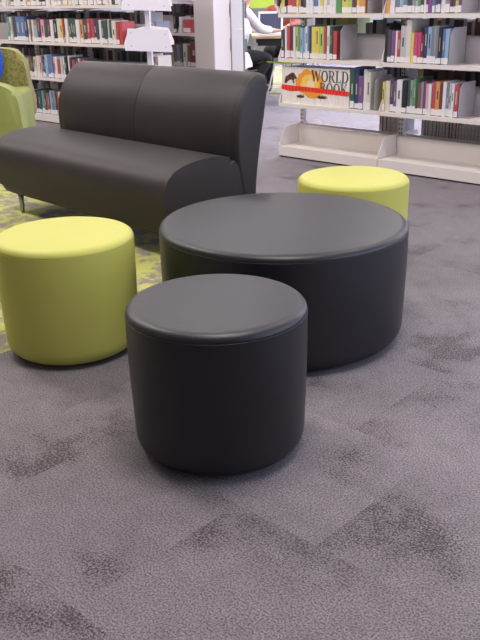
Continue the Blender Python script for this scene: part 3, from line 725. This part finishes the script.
# ------------------------------------------------------------------ study table, laptop, chairs and readers far behind
DX, DY = .66, 10.15
tb = thing('study_table', 'pale wooden study table with a laptop beyond the bookcases', 'table', (DX, DY, 0), 0)
bm = bmesh.new(); box(bm, -.44, .40, -.36, .45, .70, .73, bev=.004); mesh_obj('tabletop', bm, 'wood', tb)
mesh_obj('apron', boxes((-.38, .34, -.28, -.26, .62, .70), (-.38, .34, .36, .38, .62, .70)), 'dark', tb)
for x_ in (-.04, .33):
    for y_ in (-.27, .37):
        bm = bmesh.new(); tube(bm, [(x_, y_, 0), (x_, y_, .70)], .018, 12); mesh_obj('leg', bm, 'shelf_grey', tb, smooth=True)
lp = thing('laptop', 'open white laptop with dark screen on the study table', 'laptop', (.440, 10.13, .7305), -.12)
bm = bmesh.new(); box(bm, -.145, .145, -.21, .0, 0, .015, bev=.004); mesh_obj('keyboard_base', bm, 'white', lp)
bm = bmesh.new(); box(bm, -.145, .145, 0, .010, 0, .245, bev=.004); bmesh.ops.rotate(bm, verts=bm.verts[:], matrix=Matrix.Rotation(-.16, 3, 'X'), cent=(0, 0, 0))
for v in bm.verts: v.co.z += .012
sc_ = mesh_obj('lid', bm, 'white', lp)
bm = bmesh.new(); box(bm, -.122, .122, -.0012, .001, .028, .220); bmesh.ops.rotate(bm, verts=bm.verts[:], matrix=Matrix.Rotation(-.16, 3, 'X'), cent=(0, 0, 0))
for v in bm.verts: v.co.z += .012
mesh_obj('screen', bm, 'screen', sc_)
mesh_obj('keyboard', boxes((-.13, .13, -.10, -.02, .0150, .0165)), 'shelf_grey', lp)
o = mesh_obj('paper_sheet', boxes((-.105, .105, -.148, .148, 0, .002)), 'label', loc=(.72, 10.0, .7305), rotz=.4)
tag(o, 'white sheet of paper beside the laptop on the study table', 'paper')

def shell_chair(x, y, rz, mat, label, seat_z=.35, back_h=.38):
    t = thing('shell_chair', label, 'chair', (x, y, 0), rz)
    # sitter looks along +y of the chair
    pr = [(.21, seat_z), (.17, seat_z+.008), (0, seat_z-.008), (-.14, seat_z), (-.19, seat_z+.03), (-.215, seat_z+.10), (-.235, seat_z+.22), (-.25, seat_z+back_h)]
    bm = bmesh.new(); nx = 9; g = []
    for k, (py, pz) in enumerate(pr):
        row = []
        for i_ in range(nx):
            s = -1+2*i_/(nx-1); wd_ = .205 if k < 5 else .205-.012*(k-4)
            row.append(bm.verts.new((s*wd_, py+(abs(s)**2)*(.0 if k < 4 else .035), pz+(abs(s)**3)*(.03 if k < 5 else 0)-(.03*abs(s)**4 if k == len(pr)-1 else 0))))
        g.append(row)
    for a, b_ in zip(g, g[1:]):
        for i_ in range(nx-1): bm.faces.new((a[i_], a[i_+1], b_[i_+1], b_[i_]))
    bmesh.ops.solidify(bm, geom=bm.faces[:], thickness=.012)
    o = mesh_obj('seat_shell', bm, mat, t, smooth=True)
    sm = o.modifiers.new('s', 'SUBSURF'); sm.levels = 1; sm.render_levels = 1
    for sx in (-1, 1):
        for (fy, ty) in ((.22, .12), (-.24, -.10)):
            bm = bmesh.new(); tube(bm, [(sx*.21, fy, 0), (sx*.15, ty, seat_z-.012)], .009, 8); mesh_obj('leg', bm, 'white', t, smooth=True)
    return t
c1 = shell_chair(.02, 9.72, -1.27, 'white', 'white shell chair the person in the white shirt sits on')
shell_chair(.64, 9.48, .9, 'limewall', 'lime seated chair with thin pale legs under the study table', .45, .16)
shell_chair(.10, 11.75, PI, 'chairgrey', 'grey shell chair on the far side of the study table', .45, .60)
# lime screen beyond the tables
ls = thing('display_board', 'lime green display board on two posts beyond the study table', 'board', (.10, 12.6, 0), 0)
bm = bmesh.new(); box(bm, -.55, .50, -.02, .02, .98, 1.75, bev=.006); mesh_obj('panel', bm, 'limewall', ls)
for x_ in (-.5, .45): mesh_obj('post', boxes((x_-.02, x_+.02, -.02, .02, .03, 1.0), (x_-.03, x_+.03, -.2, .2, 0, .03)), 'shelf_grey', ls)

def skinned(name, joints, edges, mat, parent, sub=2, root=0):
    me = bpy.data.meshes.new(name); me.from_pydata([j[0] for j in joints], edges, [])
    o = bpy.data.objects.new(name, me); S.collection.objects.link(o); me.materials.append(M[mat])
    o.parent = parent
    sk = o.modifiers.new('skin', 'SKIN'); sk.use_smooth_shade = True
    me.skin_vertices or me.skin_vertices.new()
    sv = me.skin_vertices[0].data
    for i_, j in enumerate(joints):
        r = j[1] if isinstance(j[1], tuple) else (j[1], j[1]); sv[i_].radius = r; sv[i_].use_root = (i_ == root)
    ss = o.modifiers.new('sub', 'SUBSURF'); ss.levels = sub; ss.render_levels = sub
    return o
def person(x, y, rz, label, top_mat, trousers='trousers', lean=.10, reach=.42, hand_z=.770, foot=.40, knee=.44):
    """seated figure looking along +y, pelvis over the origin"""
    t = thing('person', label, 'person', (x, y, 0), rz)
    ns = .99+0  # neck height
    J = []; E = []
    def add(p, r, par=None):
        J.append((p, r)); 
        if par is not None: E.append((par, len(J)-1))
        return len(J)-1
    pel = add((0, 0, .53), (.13, .10)); wa = add((0, lean*.4, .68), (.115, .085), pel); ch = add((0, lean*.8, .86), (.135, .095), wa)
    sh = add((0, lean, .98), (.085, .07), ch); nk = add((0, lean*1.1, 1.06), (.05, .05), sh)
    h1 = add((0, lean*1.2+.02, 1.13), (.068, .075), nk); h2 = add((0, lean*1.2+.025, 1.21), (.076, .092), h1); h3 = add((0, lean*1.2+.015, 1.28), (.055, .065), h2)
    add((0, lean*1.2+.115, 1.185), (.012, .014), h2)   # nose
    for s in (-1, 1): add((s*.082, lean*1.2+.015, 1.19), (.010, .018), h2)   # ears
    arms = []
    for s in (-1, 1):
        a = add((s*.165, lean, .965), .052, sh); e = add((s*.215, lean+.13, .81), .040, a); w_ = add((s*.12, reach, hand_z+.02), .026, e)
        hd = add((s*.105, reach+.055, hand_z+.018), (.036, .018), w_)
        for q, (dx, ln) in enumerate(((-.03, .060), (-.010, .074), (.010, .070), (.028, .055))):
            m1 = add((s*.105+dx, reach+.055+ln*.6, hand_z+.018), .0095, hd); add((s*.105+dx*1.1, reach+.055+ln*1.1, hand_z+.004), .008, m1)
        th_ = add((s*.105-s*.045, reach+.045, hand_z+.012), .010, w_); add((s*.105-s*.052, reach+.08, hand_z+.006), .009, th_)
        arms.append((a, e, w_))
        hp = add((s*.09, .05, .51), .085, pel); kn = add((s*.12, knee, .50), .060, hp); an = add((s*.12, foot, .10), .040, kn)
        add((s*.13, foot+.12, .045), (.040, .030), an)
    skinned('body', J, E, 'skin', t)
    # top: torso and sleeves, a little wider than the body
    J = []; E = []
    b0 = add((0, .0, .56), (.150, .120)); b1 = add((0, lean*.4, .68), (.145, .110), b0); b2 = add((0, lean*.8, .86), (.16, .115), b1); b3 = add((0, lean, 1.0), (.085, .075), b2)
    for s in (-1, 1):
        a = add((s*.165, lean, .965), .066, b3); e = add((s*.215, lean+.13, .81), .055, a); add((s*.13, reach-.02, hand_z+.025), .042, e)
    skinned('shirt', J, E, top_mat, t)
    J = []; E = []
    b0 = add((0, 0, .50), (.145, .11))
    for s in (-1, 1):
        hp = add((s*.09, .06, .515), .098, b0); kn = add((s*.12, knee, .505), .076, hp); an = add((s*.12, foot, .10), .055, kn)
    skinned('trousers', J, E, trousers, t)
    for s in (-1, 1):
        J = []; E = []
        a = add((s*.12, foot+.01, .22), .062); b_ = add((s*.12, foot, .07), .055, a); add((s*.13, foot+.13, .045), (.048, .038), b_)
        skinned('boot', J, E, 'dark', t, 1)
    bm = bmesh.new(); bmesh.ops.create_uvsphere(bm, u_segments=20, v_segments=12, radius=1)
    bmesh.ops.delete(bm, geom=[v for v in bm.verts if v.co.z < -.55 or (v.co.y > .35 and v.co.z < .35)], context='VERTS')
    for v in bm.verts: v.co = Vector((v.co.x*.092, v.co.y*.105+lean*1.2+.0, v.co.z*.105+1.225))
    bmesh.ops.solidify(bm, geom=bm.faces[:], thickness=.012)
    mesh_obj('hair', bm, 'hair', t, smooth=True)
    return t
person(.02, 9.72, -1.27, 'person in a white shirt seated at the study table with a laptop', 'shirt', foot=.04, knee=.38)
person(.62, 11.1, PI-.15, 'person in a russet top seated behind the open laptop', 'redshirt', reach=.46)
shell_chair(.62, 11.13, PI-.15, 'chairgrey', 'chair the person in the russet top sits on')
